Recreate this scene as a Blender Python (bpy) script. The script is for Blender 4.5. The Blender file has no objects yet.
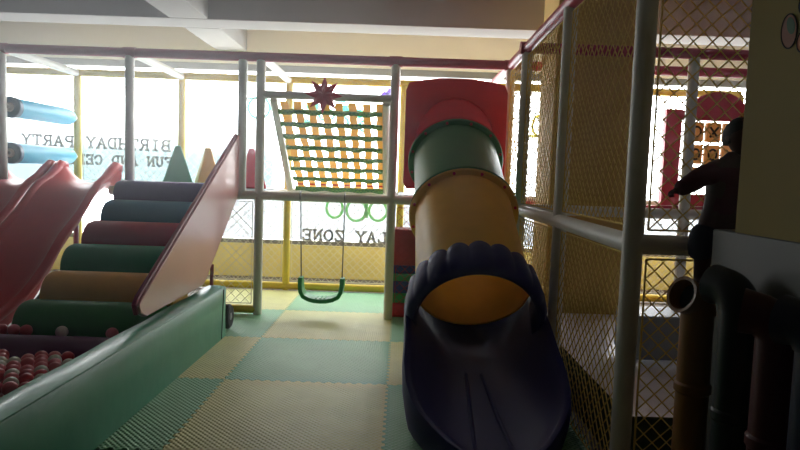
import bpy, bmesh, math, random
from mathutils import Vector, Matrix
random.seed(7)
C = bpy.context.scene.collection
PI = math.pi
FRONT, BACK = 5.5, 6.75          # front and back pipe rows of the play structure
TOP = 2.29                       # height of the top rails
DECK = 1.13                      # deck height
MAT = 0.014                      # top of the foam mats

# ------------------------------------------------------------------ materials
def lin(c):
    return tuple(((v / 255) / 12.92 if v / 255 <= .04045 else ((v / 255 + .055) / 1.055) ** 2.4) for v in c)

def mat(name, rgb, rough=.5, spec=.4, noise=0, nscale=8, bump=0, bscale=60, transl=0, coat=0):
    m = bpy.data.materials.new(name); m.use_nodes = True
    nt = m.node_tree; N = nt.nodes; L = nt.links
    b = N['Principled BSDF']
    b.inputs['Roughness'].default_value = rough
    b.inputs['Specular IOR Level'].default_value = spec
    b.inputs['Coat Weight'].default_value = coat
    b.inputs['Coat Roughness'].default_value = .15
    c = lin(rgb)
    b.inputs['Base Color'].default_value = (*c, 1)
    col = None
    tc = N.new('ShaderNodeTexCoord')
    if noise:
        t = N.new('ShaderNodeTexNoise'); t.inputs['Scale'].default_value = nscale; t.inputs['Detail'].default_value = 4
        r = N.new('ShaderNodeValToRGB')
        r.color_ramp.elements[0].position = .3; r.color_ramp.elements[1].position = .7
        r.color_ramp.elements[0].color = (*[v * (1 - noise) for v in c], 1)
        r.color_ramp.elements[1].color = (*[min(1, v * (1 + noise)) for v in c], 1)
        L.new(tc.outputs['Object'], t.inputs['Vector']); L.new(t.outputs['Fac'], r.inputs['Fac'])
        L.new(r.outputs['Color'], b.inputs['Base Color']); col = r.outputs['Color']
    if bump:
        t = N.new('ShaderNodeTexNoise'); t.inputs['Scale'].default_value = bscale; t.inputs['Detail'].default_value = 3
        bp = N.new('ShaderNodeBump'); bp.inputs['Strength'].default_value = bump; bp.inputs['Distance'].default_value = .01
        L.new(tc.outputs['Object'], t.inputs['Vector']); L.new(t.outputs['Fac'], bp.inputs['Height'])
        L.new(bp.outputs['Normal'], b.inputs['Normal'])
    if transl:
        tr = N.new('ShaderNodeBsdfTranslucent'); tr.inputs['Color'].default_value = (*c, 1)
        if col: L.new(col, tr.inputs['Color'])
        mx = N.new('ShaderNodeMixShader'); mx.inputs[0].default_value = transl
        L.new(b.outputs[0], mx.inputs[1]); L.new(tr.outputs[0], mx.inputs[2])
        L.new(mx.outputs[0], N['Material Output'].inputs['Surface'])
    return m

def mat_foam(name, rgb):
    """EVA floor mat: woven ridges"""
    m = mat(name, rgb, .4, .5, noise=.08, nscale=5)
    nt = m.node_tree; N = nt.nodes; L = nt.links; b = N['Principled BSDF']
    tc = N.new('ShaderNodeTexCoord'); mp = N.new('ShaderNodeMapping')
    mp.inputs['Rotation'].default_value = (0, 0, PI / 4)
    L.new(tc.outputs['Object'], mp.inputs['Vector'])
    w1 = N.new('ShaderNodeTexWave'); w1.bands_direction = 'X'; w1.inputs['Scale'].default_value = 14
    w2 = N.new('ShaderNodeTexWave'); w2.bands_direction = 'Y'; w2.inputs['Scale'].default_value = 14
    L.new(mp.outputs[0], w1.inputs['Vector']); L.new(mp.outputs[0], w2.inputs['Vector'])
    mu = N.new('ShaderNodeMath'); mu.operation = 'MULTIPLY'
    L.new(w1.outputs['Fac'], mu.inputs[0]); L.new(w2.outputs['Fac'], mu.inputs[1])
    bp = N.new('ShaderNodeBump'); bp.inputs['Strength'].default_value = .65; bp.inputs['Distance'].default_value = .012
    L.new(mu.outputs[0], bp.inputs['Height']); L.new(bp.outputs['Normal'], b.inputs['Normal'])
    return m

def mat_braid(name, a, c2):
    m = mat(name, a, .7, .2)
    nt = m.node_tree; N = nt.nodes; L = nt.links; b = N['Principled BSDF']
    tc = N.new('ShaderNodeTexCoord'); ch = N.new('ShaderNodeTexChecker')
    ch.inputs['Scale'].default_value = 38
    ch.inputs['Color1'].default_value = (*lin(a), 1); ch.inputs['Color2'].default_value = (*lin(c2), 1)
    mp = N.new('ShaderNodeMapping'); mp.inputs['Rotation'].default_value = (0, PI / 4, 0)
    L.new(tc.outputs['Object'], mp.inputs['Vector']); L.new(mp.outputs[0], ch.inputs['Vector'])
    L.new(ch.outputs['Color'], b.inputs['Base Color'])
    return m

def mat_pane(name, tint, gloss=.05):
    m = bpy.data.materials.new(name); m.use_nodes = True
    nt = m.node_tree; N = nt.nodes; L = nt.links; N.remove(N['Principled BSDF'])
    t = N.new('ShaderNodeBsdfTransparent'); t.inputs['Color'].default_value = (*tint, 1)
    g = N.new('ShaderNodeBsdfGlossy'); g.inputs['Roughness'].default_value = .02
    mx = N.new('ShaderNodeMixShader'); mx.inputs[0].default_value = gloss
    L.new(t.outputs[0], mx.inputs[1]); L.new(g.outputs[0], mx.inputs[2])
    L.new(mx.outputs[0], N['Material Output'].inputs['Surface'])
    return m

def mat_film(name, rgb, alpha, z0=None, z1=None):
    """tinted translucent window film; its print fades out between two heights"""
    m = bpy.data.materials.new(name); m.use_nodes = True
    nt = m.node_tree; N = nt.nodes; L = nt.links; N.remove(N['Principled BSDF'])
    t = N.new('ShaderNodeBsdfTransparent')
    if z0 is None:
        t.inputs['Color'].default_value = (*rgb, 1)
    else:
        tc = N.new('ShaderNodeTexCoord'); s = N.new('ShaderNodeSeparateXYZ')
        mr = N.new('ShaderNodeMapRange'); mr.inputs['From Min'].default_value = z0; mr.inputs['From Max'].default_value = z1
        mxc = N.new('ShaderNodeMix'); mxc.data_type = 'RGBA'
        mxc.inputs['A'].default_value = (*rgb, 1); mxc.inputs['B'].default_value = (1, 1, 1, 1)
        L.new(tc.outputs['Object'], s.inputs[0]); L.new(s.outputs['Z'], mr.inputs['Value'])
        L.new(mr.outputs[0], mxc.inputs['Factor']); L.new(mxc.outputs['Result'], t.inputs['Color'])
    d = N.new('ShaderNodeBsdfTranslucent'); d.inputs['Color'].default_value = (.8, .9, .9, 1)
    mx = N.new('ShaderNodeMixShader'); mx.inputs[0].default_value = alpha
    L.new(t.outputs[0], mx.inputs[1]); L.new(d.outputs[0], mx.inputs[2])
    L.new(mx.outputs[0], N['Material Output'].inputs['Surface'])
    return m

M = {}
M['white_pipe'] = mat('white_foam_pipe', (222, 222, 214), .45, .4, noise=.06, nscale=6)
M['red_pipe'] = mat('red_foam_pipe', (178, 52, 78), .42, .4, noise=.06, nscale=6)
M['yellow_pipe'] = mat('yellow_foam_pipe', (226, 200, 66), .45, .4, noise=.05)
M['net_tan'] = mat('tan_net_string', (228, 202, 122), .8, .1)
M['net_white'] = mat('pale_net_string', (225, 220, 205), .8, .1)
M['net_red'] = mat('red_net_string', (170, 60, 60), .8, .1)
M['mat_green'] = mat_foam('green_foam_mat', (112, 170, 122))
M['mat_yellow'] = mat_foam('yellow_foam_mat', (190, 188, 114))
M['pool_vinyl'] = mat('green_vinyl', (46, 144, 108), .4, .5, noise=.08, nscale=3, bump=.4, bscale=6, coat=.1)
M['navy_plastic'] = mat('navy_plastic', (24, 30, 96), .55, .2, noise=.06)
M['red_plastic'] = mat('red_plastic', (200, 36, 46), .35, .45, noise=.05, transl=.22)
M['green_plastic'] = mat('green_plastic', (56, 122, 62), .4, .35, noise=.05, transl=.15)
M['yellow_plastic'] = mat('yellow_plastic', (238, 200, 86), .4, .35, noise=.05, transl=.38)
M['slide_red'] = mat('slide_red_plastic', (196, 24, 36), .38, .22, noise=.05, coat=.06)
M['purple_vinyl'] = mat('purple_vinyl', (74, 40, 122), .45, .16, noise=.05)
M['plum_vinyl'] = mat('plum_vinyl', (92, 44, 86), .45, .16, noise=.05)
M['teal_vinyl'] = mat('teal_vinyl', (10, 98, 138), .45, .16, noise=.05)
M['maroon_vinyl'] = mat('maroon_vinyl', (168, 22, 62), .45, .16, noise=.05)
M['jade_vinyl'] = mat('jade_vinyl', (6, 136, 94), .45, .16, noise=.05)
M['beige_vinyl'] = mat('beige_vinyl', (228, 176, 76), .45, .16, noise=.05)
M['green_vinyl2'] = mat('leaf_green_vinyl', (16, 116, 46), .45, .16, noise=.05)
M['board'] = mat('dusty_pink_vinyl', (214, 150, 150), .3, .5, noise=.05, nscale=3, bump=.15, bscale=6, coat=.4)
M['board_edge'] = mat('maroon_edge', (150, 60, 80), .4, .4)
M['dark_foam'] = mat('dark_underlay', (40, 40, 44), .8, .2)
M['cyan_vinyl'] = mat('cyan_vinyl', (90, 200, 228), .4, .4, noise=.04, transl=.4)
M['slate_vinyl'] = mat('slate_blue_vinyl', (58, 92, 118), .35, .4)
M['white_vinyl'] = mat('white_vinyl', (232, 232, 230), .35, .4)
M['pyr_green'] = mat('pyramid_green', (44, 140, 98), .5, .4, noise=.05)
M['pyr_yellow'] = mat('pyramid_yellow', (240, 196, 96), .5, .4, noise=.05)
M['pyr_red'] = mat('pyramid_red', (226, 50, 82), .5, .4, noise=.05)
M['strap_yellow'] = mat('yellow_strap', (238, 202, 118), .75, .2, noise=.08, nscale=30, transl=.5)
M['strap_green'] = mat_braid('green_braid', (38, 112, 62), (110, 160, 70))
M['star_red'] = mat('star_red', (206, 44, 70), .35, .4)
M['seat_green'] = mat('seat_green', (56, 168, 106), .4, .4, transl=.3)
M['rope'] = mat('swing_rope', (90, 96, 84), .8, .1)
M['metal'] = mat('steel', (120, 122, 124), .35, .5)
M['tire'] = mat('black_tire', (26, 26, 28), .7, .3)
M['ball_pink'] = mat('ball_pink', (204, 96, 104), .4, .4)
M['ball_red'] = mat('ball_red', (186, 52, 66), .4, .4)
M['ball_white'] = mat('ball_white', (206, 204, 190), .4, .4)
M['brick_red'] = mat('brick_red', (210, 56, 68), .5, .35, noise=.06)
M['brick_green'] = mat('brick_green', (52, 156, 84), .5, .35, noise=.06)
M['brick_navy'] = mat('brick_navy', (44, 66, 128), .5, .35, noise=.06)
M['brick_brown'] = mat('brick_brown', (176, 66, 60), .55, .3, noise=.08)
M['silver_bed'] = mat('silver_sheet', (212, 206, 214), .32, .5, noise=.1, nscale=6, bump=.8, bscale=4)
M['dim_floor_box'] = mat('dim_floor_tone', (60, 68, 48), .8, .2)
M['pale_block'] = mat('pale_blue_block', (150, 160, 180), .4, .4, noise=.04)
M['panel_red'] = mat('panel_red', (190, 44, 58), .4, .4, noise=.05, transl=.1)
M['tile_yellow'] = mat('tile_yellow', (226, 182, 116), .5, .3, transl=.35)
M['black'] = mat('black_mark', (24, 22, 22), .6, .3)
M['deck'] = mat('grey_deck_pad', (96, 118, 124), .5, .3)
M['floor'] = mat('dark_floor', (96, 88, 80), .6, .3, noise=.1, nscale=3)
M['wall_cream'] = mat('cream_paint', (228, 218, 198), .8, .2, noise=.03, nscale=2)
M['dado_yellow'] = mat('yellow_dado', (240, 226, 150), .7, .2, noise=.06, nscale=2)
M['wall_white'] = mat('white_paint', (214, 206, 200), .85, .2, noise=.03, nscale=1.5)
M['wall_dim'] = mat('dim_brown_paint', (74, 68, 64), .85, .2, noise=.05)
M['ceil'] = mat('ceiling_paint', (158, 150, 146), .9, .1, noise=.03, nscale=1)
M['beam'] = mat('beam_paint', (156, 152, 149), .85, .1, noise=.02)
M['col_yellow'] = mat('ochre_column_paint', (208, 172, 100), .7, .2, noise=.08, nscale=2)
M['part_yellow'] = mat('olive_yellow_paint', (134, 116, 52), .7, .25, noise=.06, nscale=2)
M['part_grey'] = mat('grey_dado', (84, 86, 80), .5, .35, noise=.04)
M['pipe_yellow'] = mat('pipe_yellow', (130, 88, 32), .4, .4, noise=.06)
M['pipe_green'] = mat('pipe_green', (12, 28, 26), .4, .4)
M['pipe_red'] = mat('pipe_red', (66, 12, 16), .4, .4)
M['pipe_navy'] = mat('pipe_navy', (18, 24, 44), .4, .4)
M['inside_dark'] = mat('pipe_inside', (30, 52, 48), .6, .3)
M['fig_skin'] = mat('figure_skin', (58, 28, 24), .6, .3)
M['fig_top'] = mat('figure_top', (66, 16, 28), .7, .2)
M['fig_navy'] = mat('figure_navy', (16, 22, 42), .7, .2)
M['fig_dark'] = mat('figure_hair', (22, 16, 18), .7, .2)
M['frame_grey'] = mat('window_frame_grey', (120, 116, 110), .5, .4)
M['letter'] = mat('grey_vinyl_letter', (118, 122, 124), .6, .2)
M['logo_teal'] = mat('teal_sticker', (96, 214, 190), .6, .2, transl=.6)
M['logo_green'] = mat('light_green_sticker', (150, 220, 150), .6, .2, transl=.6)
M['logo_yellow'] = mat('yellow_sticker', (214, 206, 90), .6, .2, transl=.6)
M['logo_purple'] = mat('purple_sticker', (140, 110, 220), .6, .2, transl=.6)
M['glass'] = mat_pane('window_glass', (.97, .98, .98), .04)
M['film'] = mat_film('cyan_window_film', (.25, .295, .30), .01, 1.5, 1.97)
M['film_white'] = mat_film('frosted_window_film', (.33, .335, .34), .01)
M['dec_pink'] = mat('decal_pink', (150, 112, 98), .7, .2)
M['dec_teal'] = mat('decal_teal', (84, 112, 96), .7, .2)
M['dec_blue'] = mat('decal_blue', (58, 84, 110), .7, .2)
M['dec_orange'] = mat('decal_orange', (206, 130, 90), .7, .2)

# ------------------------------------------------------------------ mesh helpers
class MB:
    def __init__(s): s.v = []; s.f = []
    def add(s, vs, fs):
        b = len(s.v); s.v += [tuple(v) for v in vs]; s.f += [tuple(i + b for i in f) for f in fs]; return s
    def box(s, x0, x1, y0, y1, z0, z1):
        vs = [(x, y, z) for x in (x0, x1) for y in (y0, y1) for z in (z0, z1)]
        return s.add(vs, [(0, 1, 3, 2), (4, 6, 7, 5), (0, 4, 5, 1), (2, 3, 7, 6), (0, 2, 6, 4), (1, 5, 7, 3)])
    def loft(s, loops, closed=True, cap=True, ring=False):
        n = len(loops[0]); vs = [p for l in loops for p in l]; fs = []
        R = len(loops)
        for i in range(R if ring else R - 1):
            a, b = i * n, ((i + 1) % R) * n
            for j in range(n if closed else n - 1):
                k = (j + 1) % n
                fs.append((a + j, a + k, b + k, b + j))
        if cap and not ring and closed:
            fs.append(tuple(range(n - 1, -1, -1))); fs.append(tuple((R - 1) * n + j for j in range(n)))
        return s.add(vs, fs)
    def tube(s, path, r, n=12, cap=True, ring=False):
        P = [Vector(p) for p in path]; L = []
        rr = r if isinstance(r, (list, tuple)) else [r] * len(P)
        prev = None
        for i, p in enumerate(P):
            if ring: t = P[(i + 1) % len(P)] - P[i - 1]
            else: t = P[min(i + 1, len(P) - 1)] - P[max(i - 1, 0)]
            t.normalize()
            if prev is None:
                a = Vector((0, 0, 1)) if abs(t.z) < .9 else Vector((1, 0, 0))
            else: a = prev
            u = (a - t * a.dot(t)).normalized(); prev = u; w = t.cross(u)
            L.append([p + (u * math.cos(2 * PI * k / n) + w * math.sin(2 * PI * k / n)) * rr[i] for k in range(n)])
        return s.loft(L, True, cap, ring)
    def lathe(s, prof, origin=(0, 0, 0), axis=(0, 0, 1), n=32, cap=True):
        """prof: (radius, height) along axis"""
        o = Vector(origin); t = Vector(axis).normalized()
        a = Vector((1, 0, 0)) if abs(t.x) < .9 else Vector((0, 0, 1))
        u = (a - t * a.dot(t)).normalized(); w = t.cross(u)
        L = [[o + t * h + (u * math.cos(2 * PI * k / n) + w * math.sin(2 * PI * k / n)) * r for k in range(n)] for r, h in prof]
        return s.loft(L, True, cap)
    def prism(s, poly, d, origin=(0, 0, 0), u=(1, 0, 0), v=(0, 0, 1)):
        """2D polygon in (u, v), extruded by vector d"""
        o, u, v, d = Vector(origin), Vector(u), Vector(v), Vector(d)
        A = [o + u * a + v * b for a, b in poly]
        return s.loft([A, [p + d for p in A]])
    def build(s, name, m, parent=None, smooth=35, bevel=0, seg=2):
        me = bpy.data.meshes.new(name); me.from_pydata(s.v, [], s.f)
        bm = bmesh.new(); bm.from_mesh(me); bmesh.ops.recalc_face_normals(bm, faces=bm.faces); bm.to_mesh(me); bm.free()
        if smooth:
            me.shade_smooth(); me.set_sharp_from_angle(angle=math.radians(smooth))
        me.materials.append(M[m])
        o = bpy.data.objects.new(name, me); C.objects.link(o)
        if parent is not None:
            o.parent = parent; o.matrix_parent_inverse = Matrix.Translation(-parent.location)
        if bevel:
            b = o.modifiers.new('bevel', 'BEVEL'); b.width = bevel; b.segments = seg; b.limit_method = 'ANGLE'; b.angle_limit = math.radians(40)
            b.harden_normals = True
        return o

def tag(o, label, cat, group=None, kind=None):
    o['label'] = label; o['category'] = cat
    if group: o['group'] = group
    if kind: o['kind'] = kind
    return o

def thing(name, label, cat, loc=(0, 0, 0), group=None):
    o = bpy.data.objects.new(name, None); C.objects.link(o); o.location = loc; o.empty_display_size = .1
    return tag(o, label, cat, group)

def struct(o, label, cat):
    return tag(o, label, cat, None, 'structure')

def part_label(o, text): o['label'] = text; return o

def copy_tree(o, parent=None):
    c = o.copy(); C.objects.link(c)
    if parent is not None: c.parent = parent; c.matrix_parent_inverse = o.matrix_parent_inverse.copy()
    for ch in list(o.children): copy_tree(ch, c)
    return c

# ------------------------------------------------------------------ the room
WY = 7.65
struct(MB().box(-6, 5.4, -3.7, 7.9, -.15, 0).build('floor', 'floor'), 'dark base floor under the foam mats', 'floor')
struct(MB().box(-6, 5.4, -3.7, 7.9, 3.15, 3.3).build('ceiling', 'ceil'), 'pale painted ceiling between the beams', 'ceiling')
w = MB().box(-6, 5.4, WY, 7.85, 2.6, 3.15).box(-6, -5.6, WY, 7.85, .41, 2.6).box(5.0, 5.4, WY, 7.85, .41, 2.6).build('wall_front', 'wall_cream')
struct(w, 'cream wall around the long bright shop window', 'wall')
d = MB().box(-6, 5.4, WY, 7.85, 0, .41).build('dado', 'dado_yellow', w); part_label(d, 'yellow low wall under the window')
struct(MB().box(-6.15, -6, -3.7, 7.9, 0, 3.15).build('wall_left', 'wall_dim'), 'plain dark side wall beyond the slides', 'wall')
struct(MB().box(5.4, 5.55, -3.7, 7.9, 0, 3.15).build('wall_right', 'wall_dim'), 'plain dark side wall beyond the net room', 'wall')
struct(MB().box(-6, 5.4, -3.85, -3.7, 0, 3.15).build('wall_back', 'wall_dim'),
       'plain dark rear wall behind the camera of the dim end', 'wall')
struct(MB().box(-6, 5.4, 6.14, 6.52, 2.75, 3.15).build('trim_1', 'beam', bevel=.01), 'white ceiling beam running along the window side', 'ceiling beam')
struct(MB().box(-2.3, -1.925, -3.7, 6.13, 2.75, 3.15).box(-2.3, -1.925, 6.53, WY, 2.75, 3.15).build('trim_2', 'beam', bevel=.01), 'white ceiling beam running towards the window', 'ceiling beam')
win = MB()
win.box(-5.6, 5.0, 7.68, 7.76, 2.52, 2.6).box(-5.6, 5.0, 7.68, 7.76, .41, .46).box(-5.6, -5.54, 7.68, 7.76, .46, 2.52).box(4.94, 5.0, 7.68, 7.76, .46, 2.52)
win = struct(win.build('window_1', 'frame_grey'), 'long blown-out shop window behind the play structure', 'window')
MB().box(-5.54, 4.94, 7.715, 7.72, .46, 2.52).build('pane', 'glass', win)
f1 = tag(MB().box(-5.5, -1.6, 7.706, 7.710, 1.05, 1.98).build('window_film', 'film', smooth=0), 'pale cyan film on window behind the party lettering', 'window film')
f2 = tag(MB().box(-2.4, 4.9, 7.706, 7.710, .47, 1.04).build('window_film', 'film_white', smooth=0), 'frosted film low on window behind the play zone lettering', 'window film')
# column inside the net room
struct(MB().box(1.16, 1.86, 4.86, 5.38, 0, 3.15).build('column', 'col_yellow', bevel=.01), 'ochre yellow square column behind the side net', 'column')
# partition at the right: yellow above, grey dado below
pw = MB().box(1.1, 1.34, -.6, 2.03, 1.14, 3.15).build('wall_partition', 'part_yellow')
struct(pw, 'olive yellow partition wall with a painted decal', 'wall')
part_label(MB().box(1.1, 1.34, -.6, 2.175, 0, 1.14).build('dado', 'part_grey', pw, bevel=.006), 'grey lower panel of the partition')

# ------------------------------------------------------------------ lettering on the window (seen from behind: mirrored)
def arc(cx, cy, rx, ry, a0, a1, n=9):
    return [(cx + rx * math.cos(math.radians(a0 + (a1 - a0) * i / n)), cy + ry * math.sin(math.radians(a0 + (a1 - a0) * i / n))) for i in range(n + 1)]
def ser(x, y, w=.17): return [(x - w, y), (x + w, y)]
GL = {
 'B': [[(.2, 0), (.2, 1)], [(.05, 1), (.5, 1)] + arc(.5, .76, .25, .24, 90, -90) + [(.2, .52)], [(.5, .52)] + arc(.54, .26, .28, .26, 90, -90) + [(.05, 0)]],
 'I': [[(.45, 0), (.45, 1)], ser(.45, 0, .22), ser(.45, 1, .22)],
 'R': [[(.2, 0), (.2, 1)], [(.05, 1), (.5, 1)] + arc(.5, .75, .25, .25, 90, -90) + [(.2, .5)], [(.48, .5), (.78, 0)], ser(.2, 0, .15), ser(.8, 0, .12)],
 'T': [[(.45, 0), (.45, 1)], [(.08, .78), (.08, 1), (.82, 1), (.82, .78)], ser(.45, 0)],
 'H': [[(.18, 0), (.18, 1)], [(.74, 0), (.74, 1)], [(.18, .5), (.74, .5)], ser(.18, 0, .15), ser(.18, 1, .15), ser(.74, 0, .15), ser(.74, 1, .15)],
 'D': [[(.2, 0), (.2, 1)], [(.05, 1), (.4, 1)] + arc(.4, .5, .42, .5, 90, -90, 14) + [(.05, 0)]],
 'A': [[(.12, 0), (.45, 1), (.8, 0)], [(.25, .36), (.66, .36)], ser(.12, 0, .13), ser(.8, 0, .13)],
 'Y': [[(.12, 1), (.45, .48), (.78, 1)], [(.45, .48), (.45, 0)], ser(.45, 0), ser(.12, 1, .13), ser(.78, 1, .13)],
 'P': [[(.2, 0), (.2, 1)], [(.05, 1), (.5, 1)] + arc(.5, .74, .28, .26, 90, -90) + [(.2, .48)], ser(.2, 0, .17)],
 'F': [[(.2, 0), (.2, 1)], [(.05, 1), (.78, 1), (.78, .78)], [(.2, .52), (.56, .52)], ser(.2, 0, .17)],
 'U': [[(.18, 1), (.18, .35)] + arc(.46, .32, .28, .32, 180, 360) + [(.74, 1)], ser(.18, 1, .14), ser(.74, 1, .14)],
 'N': [[(.18, 0), (.18, 1), (.74, 0), (.74, 1)], ser(.18, 0, .14), ser(.1, 1, .1), ser(.74, 1, .14)],
 'C': [[(.8, .68), (.8, .82)] + arc(.46, .5, .36, .5, 40, 320, 16)],
 'E': [[(.2, 0), (.2, 1)], [(.05, 1), (.76, 1), (.76, .78)], [(.05, 0), (.78, 0), (.78, .24)], [(.2, .52), (.55, .52)]],
 'L': [[(.22, 0), (.22, 1)], [(.05, 0), (.78, 0), (.78, .26)], ser(.22, 1, .17)],
 'O': [arc(.45, .5, .37, .5, 0, 360, 22)],
 'Z': [[(.12, .78), (.12, 1), (.76, 1), (.1, 0), (.8, 0), (.8, .22)]],
}
def lettering(text, x_right, x_left, z_right, z_left, h, label):
    adv = (x_right - x_left) / len(text); mb = MB(); th = .0125
    t0 = thing('window_lettering', label, 'lettering', ((x_right + x_left) / 2, 7.705, z_right - h / 2))
    for i, ch in enumerate(text + ' '):
        if ch == ' ':
            mb.build('word', 'letter', t0, smooth=0); mb = MB(); continue
        for pl in GL[ch]:
            for (a0, b0), (a1, b1) in zip(pl, pl[1:]):
                def W(a, b):
                    x = x_right - (i + a) * adv
                    return Vector((x, 0, z_right + (z_left - z_right) * (x_right - x) / (x_right - x_left) + (b - .5) * h))
                p, q = W(a0, b0), W(a1, b1); t = (q - p)
                if t.length < 1e-6: continue
                t.normalize(); n = Vector((-t.z, 0, t.x)) * th; p = p - t * th * .6; q = q + t * th * .6
                A = [p + n, q + n, q - n, p - n]
                mb.loft([[v + Vector((0, 7.700, 0)) for v in A], [v + Vector((0, 7.705, 0)) for v in A]])
    return t0
lettering('BIRTHDAY PARTY', -2.86, -4.72, 1.577, 1.60, .125, 'grey mirrored words BIRTHDAY PARTY stuck on the window')
lettering('FUN AND CELEBRATION', -2.84, -4.90, 1.378, 1.378, .105, 'grey mirrored words FUN AND CELEBRATION stuck on window under the birthday words')
lettering('PLAY ZONE', -.02, -1.23, .527, .537, .125, 'grey mirrored words PLAY ZONE low on the window behind the swing')

def sticker(pieces, m, label):
    t = thing('window_sticker', label, 'sticker', (pieces[0][1], 7.705, pieces[0][2]))
    for kind, x, z, r, r2 in pieces:
        mb = MB()
        if kind == 'ring':
            L = []
            for k in range(32):
                c, q = math.cos(k * PI / 16), math.sin(k * PI / 16)
                L.append([(x + (r + d) * c, y, z + (r2 + d) * q) for d, y in ((-.016, 7.7), (.016, 7.7), (.016, 7.704), (-.016, 7.704))])
            mb.loft(L, ring=True)
        elif kind == 'dot': mb.prism([(x + r * math.cos(a * PI / 12), z + r2 * math.sin(a * PI / 12)) for a in range(24)], (0, .004, 0), (0, 7.7, 0))
        elif kind == 'bar': mb.box(x - r, x + r, 7.7, 7.704, z - r2, z + r2)
        elif kind == 'tri': mb.prism([(x - r, z - r2), (x + r, z - r2), (x, z + r2)], (0, .004, 0), (0, 7.7, 0))
        mb.build('sticker_shape', m, t)
    return t
sticker([('ring', -1.78, 2.08, .13, .13), ('bar', -1.85, 2.19, .18, .012), ('bar', -1.62, 2.15, .02, .1), ('dot', -1.34, 2.13, .06, .05), ('dot', -1.12, 2.12, .08, .06),
         ('ring', -.95, 2.02, .09, .07), ('tri', -.78, 2.25, .07, .07), ('dot', -.7, 2.1, .09, .05), ('ring', -.75, 1.94, .07, .06), ('dot', -.55, 2.05, .06, .06), ('ring', -.48, 1.9, .07, .06), ('dot', -1.2, 1.92, .05, .05)],
        'logo_teal', 'turquoise sticker shapes high on window behind the belt net')
sticker([('ring', -.28, .86, .11, .12), ('ring', -.55, .86, .12, .13), ('bar', -.42, .95, .018, .18), ('ring', -.82, .88, .1, .12), ('bar', -.14, .9, .018, .15)],
        'logo_green', 'pale green sticker shapes low on window above PLAY ZONE')
sticker([('ring', 1.66, 1.98, .07, .12), ('ring', 1.76, 2.16, .08, .06), ('bar', 1.60, 1.85, .1, .014), ('dot', 1.72, 2.0, .05, .04)],
        'logo_yellow', 'yellow sticker squiggle on window between the tube slide and the column')
sticker([('dot', -.16, 2.28, .07, .1), ('dot', -.24, 2.28, .05, .05)], 'logo_purple', 'small purple sticker on window beside the white post')

# ------------------------------------------------------------------ floor mats
def tooth(t):
    if t < 1 / 32 or t > 31 / 32: return 0
    return .010 * max(-1, min(1, 2.2 * math.sin(2 * PI * t * 16)))
def floor_mat(x0, y0, m, label):
    n = 128; g = .0015
    e = [g + (1 - 2 * g) * i / n for i in range(n)]
    poly = [(x0 + i, y0 + g + tooth(i)) for i in e] + [(x0 + 1 - g + tooth(i), y0 + i) for i in e] + \
           [(x0 + 1 - i, y0 + 1 - g + tooth(1 - i)) for i in e] + [(x0 + g + tooth(1 - i), y0 + 1 - i) for i in e]
    mb = MB(); mb.prism([(a - x0, b - y0) for a, b in poly], (0, 0, MAT - .001), (0, 0, .001), (1, 0, 0), (0, 1, 0))
    o = mb.build('foam_floor_mat', m, smooth=0); o.location = (x0, y0, 0)
    return tag(o, label, 'floor mat', 'interlocking foam floor mats')
cols = [(-2.045, 'along the padded wall'), (-1.045, 'in the middle aisle'), (-.045, 'on the tube slide side')]
rows = [(1.72, 'at the bottom edge of the view'), (2.72, 'level with the slide exit'), (3.72, 'by the padded wall end'), (4.72, 'just before the swing'), (5.72, 'nearest the window')]
for j, (y, rt) in enumerate(rows):
    for i, (x, ct) in enumerate(cols):
        if (i, j) in ((0, 0), (0, 1)) and j == 0: continue
        g = (i + j) % 2 == 1
        col = 'green' if g else 'yellow'
        # row 2.72: left green, middle yellow, right green
        floor_mat(x, y, 'mat_' + col, f'{col} foam mat {ct}, {rt}')

# ------------------------------------------------------------------ padded pipe frame of the play structure
fr = thing('play_structure_frame', 'foam padded pipe frame with white posts, red top rails and yellow back row', 'play structure', (-.083, FRONT, 0))
def post(x, y, m='white_pipe', z1=TOP - .03, r=.04, z0=MAT + .001):
    mb = MB(); mb.tube([(x, y, z0), (x, y, z0 + .01), (x, y, z1)], [r * .96, r, r], 16)
    o = mb.build('post', m, fr)
    if m != 'white_pipe': part_label(o, 'yellow post')
    return o
for x in (-2.407, -1.257, -.083, .921): post(x, FRONT)
post(-3.531, FRONT, z0=1.15)
post(-1.416, FRONT, z0=1.085)
for x, y in ((.925, 2.45), (.915, 3.55), (.918, 4.77), (2.18, 4.77), (3.6, 4.77), (3.6, 2.45), (3.6, FRONT)): post(x, y)
for x in (-3.515, -2.39, -1.235, -.005, 2.2, 3.6): post(x, BACK, 'yellow_pipe')
def rail(name, p, q, m, r=.04, lab=None):
    n = 6; P = [Vector(p).lerp(Vector(q), i / n) for i in range(n + 1)]
    o = MB().tube(P, r, 16).build(name, m, fr)
    if lab: part_label(o, lab)
    return o
rail('top_rail', (-4.6, FRONT, TOP), (.92, FRONT, TOP), 'red_pipe', .041, 'long red top rail above the swing and slides')
rail('top_rail', (.92, FRONT, TOP), (3.6, FRONT, TOP), 'red_pipe', .041, 'red top rail of the net room front')
rail('top_rail', (.92, FRONT, TOP), (.92, 2.45, TOP), 'red_pipe', .041, 'red top rail over the side net')
rail('top_rail', (.92, 4.77, TOP), (3.6, 4.77, TOP), 'red_pipe', .041, 'red top rail in front of the column')
rail('top_rail', (.92, 2.45, TOP), (3.6, 2.45, TOP), 'red_pipe', .041, 'red top rail over the near net')
rail('top_rail', (-4.6, BACK, TOP), (3.6, BACK, TOP), 'yellow_pipe', .041, 'yellow top rail along the window')
for x in (-3.515, -2.39, -1.245, -.083): rail('cross_rail', (x, FRONT, TOP), (x, BACK, TOP - .005), 'white_pipe', .038)
rail('cross_rail', (.92, FRONT, TOP), (.92, BACK, TOP), 'red_pipe', .038)
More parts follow.
